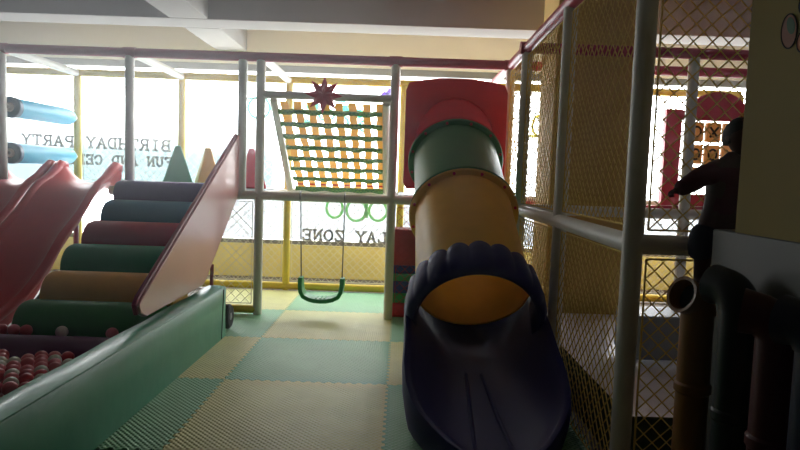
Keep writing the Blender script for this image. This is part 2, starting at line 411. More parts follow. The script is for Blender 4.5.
for a, b in ((-4.6, -3.76), (-2.58, -1.416), (-1.416, -.083), (-.083, .92)): rail('deck_rail', (a, FRONT, 1.085), (b, FRONT, 1.08), 'white_pipe')
rail('deck_rail', (-4.6, BACK, 1.09), (3.6, BACK, 1.09), 'white_pipe')
rail('belt_rail', (-1.257, FRONT, 1.97), (-.083, FRONT, 1.965), 'white_pipe', .034)
rail('side_rail', (.921, FRONT, 1.065), (.918, 4.77, 1.065), 'white_pipe')
rail('side_rail', (.918, 4.77, 1.065), (.907, 3.55, 1.065), 'white_pipe')
rail('side_rail', (.907, 3.55, 1.065), (.925, 2.45, 1.05), 'white_pipe')
rail('side_rail', (.918, 4.77, 1.075), (3.6, 4.77, 1.075), 'white_pipe')
rail('side_rail', (.925, 2.45, 1.05), (3.6, 2.45, 1.05), 'white_pipe')
rail('side_rail', (.92, FRONT, 1.08), (3.6, FRONT, 1.08), 'red_pipe', .036, 'red rail under the tic tac toe panel')
rail('floor_rail', (-4.6, BACK, .056), (3.6, BACK, .056), 'yellow_pipe', .041)
rail('floor_rail', (-2.4, FRONT, .06), (-1.26, FRONT, .06), 'yellow_pipe', .036)
for x, y, m in ((-2.407, FRONT, 'red_pipe'), (-.083, FRONT, 'red_pipe'), (.92, FRONT, 'red_pipe'), (.918, 4.77, 'red_pipe'), (-3.531, FRONT, 'red_pipe')):
    MB().tube([(x - .055, y, TOP), (x + .055, y, TOP)], .047, 16).build('joint_sleeve', m, fr)
for a, b, c in ((-4.6, -2.58, 5.81), (-2.575, -1.30, FRONT + .045), (-.03, .88, FRONT + .045)):
    o = MB().box(a, b, c, BACK - .045, DECK - .05, DECK).build('deck_board', 'deck', fr, bevel=.012)
for x in (-1.257, -.083):
    MB().tube([(x, FRONT, 1.085), (x, BACK, 1.085)], .036, 12).build('cross_rail', 'white_pipe', fr)

# ------------------------------------------------------------------ nets
def net(o, u, v, a, b, m, label, s=.085, r=.0023, sag=.004):
    o, u, v = Vector(o), Vector(u).normalized(), Vector(v).normalized(); o = o + (u + v) * .013; a -= .026; b -= .026; nrm = u.cross(v)
    (r, s) = (.0029, .067) if m == 'net_tan' else (r, s); mb = MB(); rnd = random.Random(label)
    for sg in (1, -1):
        k0 = -int(b / s) - 2; k1 = int((a + b) / s) + 2
        for k in range(k0, k1):
            c = k * s            # p = c + sg*q  (p along u, q along v)
            q0, q1 = sorted(((0 - c) * sg, (a - c) * sg)); q0 = max(q0, 0); q1 = min(q1, b)
            if q1 - q0 < .01: continue
            n = max(2, int((q1 - q0) / .16) + 1); pts = []
            for i in range(n + 1):
                q = q0 + (q1 - q0) * i / n; p = c + sg * q
                j = 0 if i in (0, n) else 1
                pts.append(o + u * (p + j * rnd.uniform(-sag, sag)) + v * (q + j * rnd.uniform(-sag, sag)) + nrm * (sg * r * .9 + j * rnd.uniform(-sag, sag)))
            mb.tube(pts, r, 4, cap=False)
    for p, q in (((0, 0), (a, 0)), ((a, 0), (a, b)), ((a, b), (0, b)), ((0, b), (0, 0))):
        mb.tube([o + u * p[0] + v * p[1], o + u * q[0] + v * q[1]], r * 1.5, 5)
    return tag(mb.build('safety_net', m), label, 'net', 'diamond mesh safety nets')
X, Z, Y_ = (1, 0, 0), (0, 0, 1), (0, 1, 0)
lo, hi = .10, 1.045
net((-3.47, BACK, lo), X, Z, 1.04, .94, 'net_white', 'pale net along the window below the deck behind the red slides')
net((-2.35, BACK, lo), X, Z, 1.075, .94, 'net_white', 'pale net along the window below the deck behind the pink side board')
net((-1.195, BACK, lo), X, Z, 1.15, .94, 'net_white', 'pale net along the window behind the green swing')
net((.035, BACK, lo), X, Z, 2.12, .94, 'net_white', 'pale net along the window behind the tube slide foot')
net((2.24, BACK, lo), X, Z, 1.32, .94, 'net_white', 'pale net along the window below the tic tac toe panel')
net((-3.47, BACK, 1.14), X, Z, 1.04, 1.10, 'net_white', 'pale net along the window behind the cyan rollers')
net((-2.35, BACK, 1.14), X, Z, 1.075, 1.10, 'net_white', 'pale net along the window behind the foam pyramids', r=.0008)
net((-1.195, BACK, 1.14), X, Z, 1.15, 1.10, 'net_white', 'pale net along the window behind the belt climbing net')
net((.035, BACK, 1.14), X, Z, 2.12, 1.10, 'net_white', 'pale net along the window beside the top of the tube slide')
net((2.24, BACK, 1.14), X, Z, 1.32, 1.10, 'net_white', 'pale net along the window behind the tic tac toe panel')
net((-2.36, FRONT, .10), X, Z, 1.06, .94, 'net_white', 'pale net beside the white post below the pink side board')
net((-.04, FRONT, .03), X, Z, .92, 1.0, 'net_red', 'reddish net in front of the stacked foam bricks')
for y0, y1, n in ((2.49, 3.51, 'between the nearest tall posts'), (3.59, 4.73, 'beside the column'), (4.81, 5.46, 'beside the tube slide mouth panel')):
    net((.915, y0, 1.11), Y_, Z, y1 - y0, 1.13, 'net_tan', 'tan side net above the rail ' + n)
    net((.915, y0, .03), Y_, Z, y1 - y0, .99, 'net_tan', 'tan side net below the rail ' + n)
net((.97, 2.45, 1.095), X, Z, 1.1, 1.15, 'net_tan', 'tan near net above the dark rail beside the figure')
net((.97, 2.45, .03), X, Z, 1.1, .975, 'net_tan', 'tan near net below the dark rail behind the yellow pipe')

# ------------------------------------------------------------------ belt climbing net with star
bl = thing('belt_climbing_net', 'sloping woven net of yellow straps and green braids above the swing', 'climbing net', (-.66, 6.1, 1.09))
A, B = Vector((0, 5.53, 1.92)), Vector((0, 6.66, 1.13)); bd = B - A; nb = Vector((0, .574, .819))
def bp(x, t, off=0): return Vector((x, 0, 0)) + A + bd * t + nb * off
for xa, xb in ((-1.15, -1.19), (-.155, -.165)):
    MB().tube([bp(xa, -.01), bp(xa * .5 + xb * .5, .5), bp(xb, 1.0)], .034, 14).build('side_pole', 'white_pipe', bl)
def strap(pts, half, axis, th=.003):
    mb = MB(); L = []
    for p in pts:
        L.append([p + axis * half + nb * th, p - axis * half + nb * th, p - axis * half - nb * th, p + axis * half - nb * th])
    return mb.loft(L)
vx = [-1.065 + i * .122 for i in range(8)]; ht = [.09 + i * .127 for i in range(7)]
for i, x in enumerate(vx):
    pts = [bp(x + .004 * math.sin(i * 2.1 + k), k / 40, .006 * math.cos(PI * ((k / 40 - ht[0]) / .127 + i))) for k in range(0, 41)]
    o = strap(pts, .035, Vector((1, 0, 0))).build('strap', 'strap_yellow', bl); part_label(o, 'yellow upright strap')
    part_label(MB().box(x - .034, x + .034, bp(x, .93).y - .012, bp(x, .93).y + .012, bp(x, .93).z - .012, bp(x, .93).z + .012).build('buckle', 'star_red', o, bevel=.004), 'red buckle')
ax = bd.normalized()
for j, t in enumerate(ht + [.985]):
    pts = [bp(-1.13 + k * .024, t, -.010 - .008 * math.cos(PI * ((-1.13 + k * .024 - vx[0]) / .122 + j))) for k in range(0, 40)]
    o = strap(pts, .024 if t < .95 else .032, ax, .011).build('braid', 'strap_green', bl); part_label(o, 'green braided cross belt')
st = []; 
pts = [((.165 if k % 2 == 0 else .082) * math.sin(k * PI / 8), (.165 if k % 2 == 0 else .082) * math.cos(k * PI / 8)) for k in range(16)]
mb = MB(); vs = [(a, 0, b) for a, b in pts] + [(0, -.035, 0), (0, .012, 0)]
mb.add(vs, [(i, (i + 1) % 16, 16) for i in range(16)] + [((i + 1) % 16, i, 17) for i in range(16)])
o = mb.build('star_ornament', 'star_red', smooth=0); o.location = (-.70, FRONT - .05, 1.975); o.rotation_euler = (0, .05, 0)
tag(o, 'red eight pointed star on the rail above the belt net', 'star')

# ------------------------------------------------------------------ swing
sw = thing('swing', 'green plastic swing seat hanging on two thin ropes from the white rail', 'swing', (-.685, FRONT, .16))
path = [(-.872, .37), (-.870, .30), (-.862, .245), (-.84, .205), (-.79, .18), (-.735, .168), (-.685, .165), (-.635, .168), (-.58, .18), (-.53, .205), (-.508, .245), (-.50, .30), (-.498, .37)]
Ls = []
for i, (x, z) in enumerate(path):
    p0 = path[max(i - 1, 0)]; p1 = path[min(i + 1, len(path) - 1)]
    t = Vector((p1[0] - p0[0], p1[1] - p0[1])).normalized(); n = Vector((-t.y, t.x)) * .019
    hd = .05 + .035 * min(1, max(0, (.37 - z) / .15))
    Ls.append([(x + n.x, FRONT - hd, z + n.y), (x + n.x, FRONT + hd, z + n.y), (x - n.x, FRONT + hd, z - n.y), (x - n.x, FRONT - hd, z - n.y)])
seat = MB().loft(Ls).build('seat', 'seat_green', sw, bevel=.006)
for k in range(7):
    x = -.80 + k * .038; z = .186 + ((x + .685) / .14) ** 2 * .012
    MB().box(x - .008, x + .008, FRONT - .07, FRONT + .07, z - .004, z + .006).build('grip_rib', 'seat_green', seat, bevel=.002)
for xt, xb in ((-.886, -.868), (-.495, -.502)):
    r = MB().tube([(xt, FRONT, 1.036), (xt * .5 + xb * .5, FRONT, .7), (xb, FRONT, .352)], .0055, 8).build('rope', 'rope', sw)
    MB().tube([(xt, FRONT + .050 * math.cos(a * PI / 8), 1.081 + .050 * math.sin(a * PI / 8)) for a in range(16)], .006, 6, ring=True).build('hanger_ring', 'metal', sw)

# ------------------------------------------------------------------ tube slide
ts = thing('tube_slide', 'tube slide of red, green and yellow sections ending in a navy chute', 'slide', (.46, 4.2, MAT))
c0, c1, c2, c3 = Vector((.45, 5.46, 1.60)), Vector((.44, 5.15, 1.43)), Vector((.452, 4.44, 1.03)), Vector((.45, 3.66, .60))
dr = Vector((0, -.866, -.5)); upv = Vector((0, -.5, .866)); rx = Vector((1, 0, 0))
def ringpts(c, R, n=48): return [c + (rx * math.cos(2 * PI * k / n) + upv * math.sin(2 * PI * k / n)) * R for k in range(n)]
def section(ca, cb, R, name, m, lab, slant=0):
    mb = MB(); L = [ringpts(ca.lerp(cb, i / 8), R) for i in range(9)] + [ringpts(cb.lerp(ca, i / 8), R - .012) for i in range(9)]
    for rg in (L[8], L[9]):
        for k in range(48): rg[k] = rg[k] + dr * slant * math.sin(2 * PI * k / 48)
    mb.loft(L, ring=True); return part_label(mb.build(name, m, ts), lab)
section(c0 - dr * .26, c1, .345, 'tube_section', 'red_plastic', 'short red upper tube')
section(c1 + dr * .015, c2, .345, 'tube_section', 'green_plastic', 'green middle tube')
section(c2 + dr * .015, c3 - dr * .03, .345, 'tube_section', 'yellow_plastic', 'yellow lower tube', .075)
def flange(c, m1, m2):
    for off, m in ((-.012, m1), (.014, m2)):
        mb = MB(); prof = [(.346, -.012), (.385, -.012), (.392, 0), (.385, .012), (.346, .012)]
        mb.loft([ringpts(c + dr * (off + h), R) for R, h in prof], ring=True)
        f = mb.build('flange', m, ts)
    for k in range(12):
        a = 2 * PI * (k + .5) / 12; p = c + (rx * math.cos(a) + upv * math.sin(a)) * .368
        MB().tube([p - dr * .032, p + dr * .034], .011, 8).build('bolt', 'brick_red', ts)
flange(c1, 'red_plastic', 'green_plastic'); flange(c2, 'green_plastic', 'yellow_plastic')
# entry panel with arched top and a hole for the tube
n = 64; H1 = []; O1 = []
for k in range(n):
    a = 2 * PI * k / n; ca, sa = math.cos(a), math.sin(a)
    H1.append(Vector((.447 + .343 * ca, 0, 1.585 + .392 * sa)))
    tx = (.438 if ca > 0 else .436) / abs(ca) if abs(ca) > 1e-6 else 9
    t = tx
    if sa < 0: t = min(t, .41 / -sa)
    if sa > 0:
        while 1.6 + t * sa > 2.15 - .34 * abs(t * ca) ** 2.2: t -= .002
    O1.append(Vector((.45 + t * ca, 0, 1.6 + t * sa)))
def sh(Lp, y): return [p + Vector((0, y, 0)) for p in Lp]
mb = MB(); MB().box(.9, .915, 5.47, 5.49, 1.24, 2.08).build('side_strip', 'navy_plastic', ts)
mb.loft([sh(O1, 5.40), sh(H1, 5.40), sh(H1, 5.455), sh(O1, 5.455)], ring=True)
part_label(mb.build('entry_panel', 'red_plastic', ts, bevel=.008), 'red arched panel around the tube entrance')
# scalloped exit hood
mb = MB(); L = []; nn = 132; a0, a1 = -14, 194
for k in range(nn + 1):
    a = math.radians(a0 + (a1 - a0) * k / nn); sc = abs(math.sin((a - math.radians(a0)) / math.radians(a1 - a0) * PI * 11)) ** .7
    e = Vector((math.cos(a), 0, 0)) + upv * math.sin(a); Ro = .384 + .010 * sc; sb = .012 - .034 * sc
    prof = [(.352, sb), (Ro - .012, sb), (Ro, sb + .015), (Ro + .006, sb + .07), (Ro + .012, .12), (Ro + .008, .215), (Ro - .012, .245), (.358, .25), (.338, .23), (.345, .1)]
    L.append([c3 + e * R + dr * h for R, h in prof])
part_label(mb.loft(L).build('exit_hood', 'navy_plastic', ts, 50), 'navy scalloped collar around the tube mouth')
# chute
cx = .455
stn = [(4.10, .37, .58, .42), (3.98, .39, .57, .355), (3.93, .40, .56, .325), (3.86, .405, .56, .275), (3.74, .41, .56, .24), (3.58, .415, .54, .215), (3.42, .415, .49, .19), (3.26, .415, .42, .168), (3.1, .42, .345, .145), (2.97, .41, .29, .127), (2.86, .385, .245, .118), (2.77, .345, .21, .112), (2.68, .295, .185, .107), (2.58, .23, .16, .102), (2.50, .155, .142, .10), (2.45, .06, .13, .10)]
L = []
for Yc, wv, zr, zb in stn:
    lp = []; wi = max(wv - .045, .015)
    for k in range(25):
        t = -1 + 2 * k / 24
        x = wi * math.copysign(abs(t) ** .8, t); z = zb + (zr - .01 - zb) * abs(t) ** (2.0 if Yc > 3.5 else 2.6)
        lp.append((cx + x, Yc, z))
    lp += [(cx + wi + .012 * min(1, wv / .2), Yc, zr), (cx + wv - .008, Yc, zr), (cx + wv, Yc, zr - .02), (cx + wv - .006, Yc, zr * .55), (cx + wv * .93, Yc, .05), (cx + wv * .85, Yc, MAT + .001),
           (cx - wv * .85, Yc, MAT + .001), (cx - wv * .93, Yc, .05), (cx - wv + .006, Yc, zr * .55), (cx - wv, Yc, zr - .02), (cx - wv + .008, Yc, zr), (cx - wi - .012 * min(1, wv / .2), Yc, zr)]
    L.append(lp)
ch = part_label(MB().loft(L).build('exit_chute', 'navy_plastic', ts, 60), 'navy open chute at the slide foot')
for s in (-1, 1):
    pts = []
    for Yc, wv, zr, zb in stn[6:15]:
        off = s * (.035 + .05 * max(0, (3.6 - Yc))) ; pts.append((cx - .01 + off, Yc, zb + .0))
    MB().tube(pts, .011, 8).build('bed_ridge', 'navy_plastic', ch)

# ------------------------------------------------------------------ stacked foam bricks beside the slide
zs = [(MAT, .145, 'brick_red', 'red foam brick at the bottom of the stack beside the post'), (.145, .235, 'brick_green', 'green foam brick lying on the bottom red brick'), (.235, .345, 'brick_navy', 'navy foam brick between two green bricks'),
      (.345, .415, 'brick_green', 'thin green foam brick under the topmost navy brick'), (.415, .49, 'brick_navy', 'navy foam brick right under the tall brown-red block'), (.49, .82, 'brick_brown', 'tall brown-red foam block on top of the stack beside the post')]
for i, (z0, z1, m, lb) in enumerate(zs):
    tag(MB().box(-.075 + .004 * (i % 2), .43, 5.57, 5.85, z0 + .0005, z1).build('foam_brick', m, bevel=.012, seg=3), lb, 'foam brick', 'foam bricks stacked beside the slide')

# ------------------------------------------------------------------ padded pool wall, pool pad and balls
pwall = thing('ball_pool_barrier', 'long green vinyl padded wall around the ball pool', 'padded wall', (-1.41, 3.2, MAT))
xf, xn = -1.322, -1.352
def pw_poly(y): 
    x = xn + (xf - xn) * (y - 1.5) / 3.2; return x
Lp = []
for i in range(17):
    y = 1.5 + (4.72 - 1.5) * i / 16; x = pw_poly(y); z1 = .402 + .003 * math.sin(i * 1.7)
    Lp.append([(x, y, MAT + .001), (x + .004 * math.sin(i * 2.3), y, .2), (x, y, z1 - .012), (x - .012, y, z1), (x - .07, y, z1 + .006), (x - .14, y, z1), (x - .152, y, z1 - .012), (x - .152, y, MAT + .001)])
MB().loft(Lp).build('wall_body', 'pool_vinyl', pwall, 50)
for y in (4.70,):
    x = pw_poly(y); MB().tube([(x + .003, y - .05, .39), (x + .004, y - .1, .02)], .003, 6).build('seam', 'dark_foam', pwall)
MB().tube([(pw_poly(y) - .004, y, .4) for y in (1.5, 3.0, 4.7)], .005, 6).build('piping', 'pool_vinyl', pwall)
tag(MB().box(-4.3, -1.56, 2.3, 3.52, MAT + .001, .10).build('pool_pad', 'slate_vinyl', bevel=.01), 'slate blue pad on the ball pool floor under the balls', 'pool pad')

bm = bmesh.new(); bmesh.ops.create_uvsphere(bm, u_segments=20, v_segments=12, radius=.0365)
me = bpy.data.meshes.new('ball'); bm.to_mesh(me); bm.free(); me.shade_smooth()
BM = {}
for cn in ('pink', 'red', 'white'):
    k = me.copy(); k.materials.append(M['ball_' + cn]); BM[cn] = k
def ball(p, cn, label, group):
    o = bpy.data.objects.new('pool_ball', BM[cn]); C.objects.link(o); o.location = p; o.rotation_euler = (random.random() * 3, random.random() * 3, 0)
    return tag(o, label, 'ball', group)
placed = []
pitch = .0745
for j in range(-1, 11):
    for i in range(-1, 16):
        x = -1.60 - i * pitch - (j % 2) * pitch / 2; y = 3.47 - j * pitch * .87
        if x < -2.66 or x > -1.60 or y > 3.48 or y < 2.75: continue
        cn = random.choices(['pink', 'red', 'white'], [7, 3, 1])[0]
        ball((x, y, .1375), cn, f'{cn} plastic ball in the low layer of the pool behind the padded wall', f'{cn} balls in the pool')
        placed.append((x, y))
for j in range(0, 9):
    for i in range(0, 14):
        x = -1.60 - i * pitch - (j % 2) * pitch / 2 - pitch / 2; y = 3.47 - j * pitch * .87 - pitch * .29
        if x < -2.6 or x > -1.64 or y < 2.85 or y > 3.46: continue
        if random.random() < .22: continue
        cn = random.choices(['pink', 'red', 'white'], [7, 2, 2])[0]
        ball((x, y, .1375 + .0605), cn, f'{cn} plastic ball heaped on top in the pool behind the padded wall', f'{cn} balls heaped on top in the pool')
for (x, cn, lb) in ((-2.43, 'red', 'red ball at the slide end of the row resting on the plum step'), (-2.355, 'pink', 'pink ball resting on the plum step, between the red and the pale pink balls'), (-2.28, 'pink', 'pink ball on the plum step, last of the three touching balls'),
                (-2.06, 'white', 'white ball alone on the plum step against the green roll'), (-1.75, 'pink', 'pale pink ball on the plum step close to the pink side board')):
    ball((x, 3.754, .265), cn, lb, 'balls on the plum step')

# ------------------------------------------------------------------ roll staircase with side board
sc = thing('roll_staircase', 'soft staircase of seven coloured vinyl rolls with a pink side board', 'soft staircase', (-2.0, 4.6, MAT))
rolls = [(5.335, 1.181, 'purple_vinyl', 'purple'), (5.155, 1.022, 'teal_vinyl', 'dark teal'), (4.855, .867, 'maroon_vinyl', 'maroon'), (4.56, .715, 'jade_vinyl', 'jade green'), (4.26, .56, 'beige_vinyl', 'beige yellow'), (3.955, .416, 'green_vinyl2', 'leaf green'), (3.655, .262, 'plum_vinyl', 'plum')]
for y, zt, m, cn in rolls:
    r = .165 if cn != 'plum' else .122; r = .118 if cn == 'purple' else r; z = zt - r; a, b = (-2.415 if cn in ('leaf green', 'beige yellow') else -2.44) if cn != 'plum' else -2.57, -1.505
    mb = MB(); pr = [(.02, 0), (r - .035, .002), (r - .012, .012), (r, .04), (r, b - a - .03), (r - .02, b - a - .004), (.02, b - a)]
    mb.lathe(pr, (a, y, z), (1, 0, 0), 40)
    part_label(mb.build('step_roll', m, sc, 40), cn + ' vinyl roll')
mb = MB(); mb.prism([(5.44, .92), (5.44, 1.02), (5.40, 1.02), (3.66, .16), (3.66, MAT + .001), (3.75, MAT + .001)], (.92, 0, 0), (-2.44, 0, 0), (0, 1, 0), (0, 0, 1))
part_label(mb.build('ramp_board', 'dark_foam', sc), 'dark ramp board under the rolls')
bpoly = [(5.45, 1.605), (3.42, .555), (3.385, .53), (3.41, .475), (3.5, .44), (4.50, .445), (4.56, .47), (5.45, 1.075)]
mb = MB(); mb.prism(bpoly, (.045, 0, 0), (-1.472, 0, 0), (0, 1, 0), (0, 0, 1))
sb = part_label(mb.build('side_board', 'board', sc, bevel=.01, seg=3), 'dusty pink side board')
MB().tube([(-1.455, 5.435, 1.602), (-1.455, 3.42, .562), (-1.455, 3.385, .53), (-1.455, 3.41, .475)], .016, 8).build('board_edging', 'board_edge', sb)
MB().tube([(-1.45, 4.78, .56), (-1.46, 4.80, .30), (-1.455, 4.82, MAT + .004)], .014, 8).build('support_leg', 'board_edge', sc)

# ------------------------------------------------------------------ toy car wheel behind the wall end
wh = thing('toy_car_wheel', 'small black toy wheel behind the far end of the padded wall', 'wheel', (-1.39, 4.95, MAT))
MB().lathe([(.05, -.028), (.085, -.03), (.098, -.018), (.1, 0), (.098, .018), (.085, .03), (.05, .028)], (-1.372, 4.95, MAT + .102), (1, 0, 0), 32).build('tire', 'tire', wh)
MB().lathe([(.05, -.02), (.05, .02), (.02, .032)], (-1.372, 4.95, MAT + .102), (1, 0, 0), 20).build('hub', 'metal', wh)
MB().tube([(-1.62, 4.95, MAT + .102), (-1.38, 4.95, MAT + .102)], .012, 10).build('axle', 'tire', wh)

# ------------------------------------------------------------------ wave slides
def wave_slide(label):
    w = thing('wave_slide', label, 'slide', (-2.875, 4.6, MAT))
    prof = [(5.79, 1.262, 1.135), (5.76, 1.30, 1.135), (5.70, 1.305, 1.135), (5.60, 1.25, 1.132), (5.50, 1.19, 1.12), (5.36, 1.115, 1.07), (5.257, 1.05, 1.0), (5.16, .98, .92), (5.06, .905, .84), (4.93, .83, .755), (4.79, .745, .655), (4.68, .65, .55),
            (4.59, .57, .46), (4.42, .45, .335), (4.25, .36, .25), (4.03, .29, .19), (3.8, .25, .16), (3.6, .24, .15)]
    cx = -2.875; L = []
    for y, zr, zb in prof:
        zr = max(zr, zb + .07); lp = []; W = .225
        for k in range(19):
            t = -1 + k / 9; lp.append((cx + W * t, y, zb + (zr - zb) * (abs(t) ** 2.2)))
        lp += [(cx + W + .02, y, zr + .012), (cx + W + .042, y, zr - .005), (cx + W + .045, y, zr - .05), (cx + W + .02, y, zb - .02), (cx + W * .8, y, zb - .05),
               (cx - W * .8, y, zb - .05), (cx - W - .02, y, zb - .02), (cx - W - .045, y, zr - .05), (cx - W - .042, y, zr - .005), (cx - W - .02, y, zr + .012)]
        L.append(lp)
    MB().loft(L).build('slide_bed', 'slide_red', w, 60)
    for s in (-1, 1):
        pts = [(cx + s * .25, y, max(zr, zb + .07) - .008) for y, zr, zb in prof]
        rr = [.026, .04, .045, .044, .04] + [.034] * (len(prof) - 5)
        MB().tube(pts, rr, 14).build('side_rim', 'slide_red', w)
        MB().tube([(cx + s * .2, 4.45, .3), (cx + s * .2, 4.45, MAT)], .02, 10).build('support_leg', 'board_edge', w)
        MB().tube([(cx + s * .2, 5.1, .8), (cx + s * .2, 5.1, MAT)], .02, 10).build('support_leg', 'board_edge', w)
    return w
ws = wave_slide('glossy red wave slide next to the coloured roll staircase')
w2 = copy_tree(ws); w2.location.x -= .592; w2['label'] = 'red wave slide under the cyan rollers, cut by the frame edge'
for o in (ws, w2): o['group'] = 'red wave slides'

# ------------------------------------------------------------------ cyan rollers between the posts
def hroller(z, label):
    r = thing('foam_roller', label, 'roller', (-3.503, 6.1, z), 'cyan rollers between posts'); x = -3.503
    MB().lathe([(.03, 0), (.076, .002), (.089, .014), (.089, .86), (.08, .94), (.055, 1.0), (.03, 1.005)], (x, 5.6, z), (0, 1, .008), 36).build('roller_cover', 'cyan_vinyl', r)
    MB().lathe([(.03, 0), (.09, 0), (.096, .008), (.096, .05), (.09, .058), (.03, .058)], (x, 5.565, z), (0, 1, .008), 36).build('end_ring', 'slate_vinyl', r)
    MB().lathe([(.036, 0), (.04, .005), (.04, .1), (.03, .1)], (x, 5.555, z), (0, 1, .008), 20).build('core_tube', 'white_vinyl', r)
    MB().lathe([(.03, 0), (.026, .08), (.018, .10)], (x, 6.59, z + .008), (0, 1, 0), 16).build('end_tip', 'white_vinyl', r)
    MB().tube([(x, FRONT + .046, z), (x, 5.57, z)], .015, 10).build('axle', 'metal', r)
hroller(1.79, 'upper cyan padded roller mounted between white and yellow posts')
hroller(1.385, 'lower cyan padded roller mounted just above the red slides')

# ------------------------------------------------------------------ foam pyramids on the deck
def pyramid(x, y, b, h, m, label, rz):
    mb = MB(); t = .025
    mb.add([(-b, -b, 0), (b, -b, 0), (b, b, 0), (-b, b, 0), (-t, -t, h), (t, -t, h), (t, t, h), (-t, t, h)],
           [(3, 2, 1, 0), (4, 5, 6, 7), (0, 1, 5, 4), (1, 2, 6, 5), (2, 3, 7, 6), (3, 0, 4, 7)])
    o = mb.build('foam_pyramid', m, bevel=.012, seg=3); o.location = (x, y, DECK + .001); o.rotation_euler.z = rz
    tag(o, label, 'foam pyramid', 'foam pyramids on the deck')
pyramid(-2.232, 6.2, .15, .395, 'pyr_green', 'green foam pyramid standing on the deck behind the purple roll', .35)
pyramid(-1.965, 6.3, .125, .385, 'pyr_yellow', 'yellow foam pyramid standing beside the green pyramid', .45)
pyramid(-1.50, 6.2, .145, .39, 'pyr_red', 'red foam pyramid half hidden behind the white posts', .3)

# ------------------------------------------------------------------ tic tac toe panel
tp = thing('tic_tac_toe_panel', 'red arched panel with yellow tic tac toe tiles seen through nets', 'play panel', (2.74, FRONT, 1.12))
ox0, ox1, oz0, oz1 = 2.43, 3.05, 1.225, 1.87
inner = [(ox0, oz0), (ox1, oz0), (ox1, oz1), (ox0, oz1)]
mb = MB(); y0, yd = FRONT - .03, (0, .06, 0)
mb.prism([(2.29, 1.12), (ox0, 1.12), (ox0, 1.96), (2.29, 1.96)], yd, (0, y0, 0)); mb.prism([(ox1, 1.12), (3.19, 1.12), (3.19, 1.96), (ox1, 1.96)], yd, (0, y0, 0))
mb.prism([(ox0, 1.12), (ox1, 1.12), (ox1, oz0), (ox0, oz0)], yd, (0, y0, 0))
mb.prism([(ox0, oz1), (ox1, oz1), (ox1, 1.955)] + arc(2.745, 1.885, .27, .235, 16, 164, 14) + [(ox0, 1.955)], yd, (0, y0, 0))
mb.build('frame', 'panel_red', tp)
for k in range(3):
    z = 1.77 - k * .195
    MB().tube([(ox0, FRONT, z), (ox1, FRONT, z)], .008, 8).build('rod', 'metal', tp)
    for i in range(3):
        x = 2.567 + i * .15
        tl = MB().box(x - .066, x + .066, FRONT - .025, FRONT + .025, z - .085, z + .085).build('tile', 'tile_yellow', tp, bevel=.012, seg=3)
        mk = [['o', 'x', 'o'], ['o', 'o', 'x'], ['x', 'x', 'o']][k][i]
        mb = MB()
        if mk == 'o': mb.tube([(x + .035 * math.cos(a * PI / 10), FRONT - .027, z + .045 * math.sin(a * PI / 10)) for a in range(20)], .009, 6, ring=True)
        else:
            mb.tube([(x - .035, FRONT - .027, z - .045), (x + .035, FRONT - .027, z + .045)], .009, 6); mb.tube([(x + .035, FRONT - .028, z - .045), (x - .035, FRONT - .028, z + .045)], .009, 6)
        mb.build(mk + '_mark', 'black', tl)

# ------------------------------------------------------------------ trampoline bed and foam block inside the net room
tr = thing('trampoline_bed', 'low bed with wrinkled silver sheet over a box coloured like dim floor, behind the side net', 'trampoline', (1.7, 3.6, 0))
mb = MB(); nx, ny = 26, 44; vs = []; fs = []
for j in range(ny + 1):
    for i in range(nx + 1):
        x = 1.02 + 1.3 * i / nx; y = 2.62 + 2.1 * j / ny
        e = min(i, nx - i, j, ny - j) / 3; e = min(1, e)
        vs.append((x, y, .285 + .015 * e + e * .008 * math.sin(9 * x + 5 * y) * math.sin(7 * y - 3 * x) + e * .006 * math.sin(23 * x - 9 * y)))
for j in range(ny):
    for i in range(nx):
        a = j * (nx + 1) + i; fs.append((a, a + 1, a + nx + 2, a + nx + 1))
b0 = mb.add(vs, fs).build('sheet', 'silver_bed', tr)
MB().box(1.02, 2.32, 2.62, 4.72, .001, .284).build('dim_floor_box', 'dim_floor_box', tr, bevel=.01)  # closed box, its colour stands for the dim mats below the raised bed
tag(MB().box(1.30, 2.2, 3.35, 3.65, .325, .57).build('foam_block', 'pale_block', bevel=.015, seg=3), 'pale blue foam block lying on the silver bed', 'foam block')

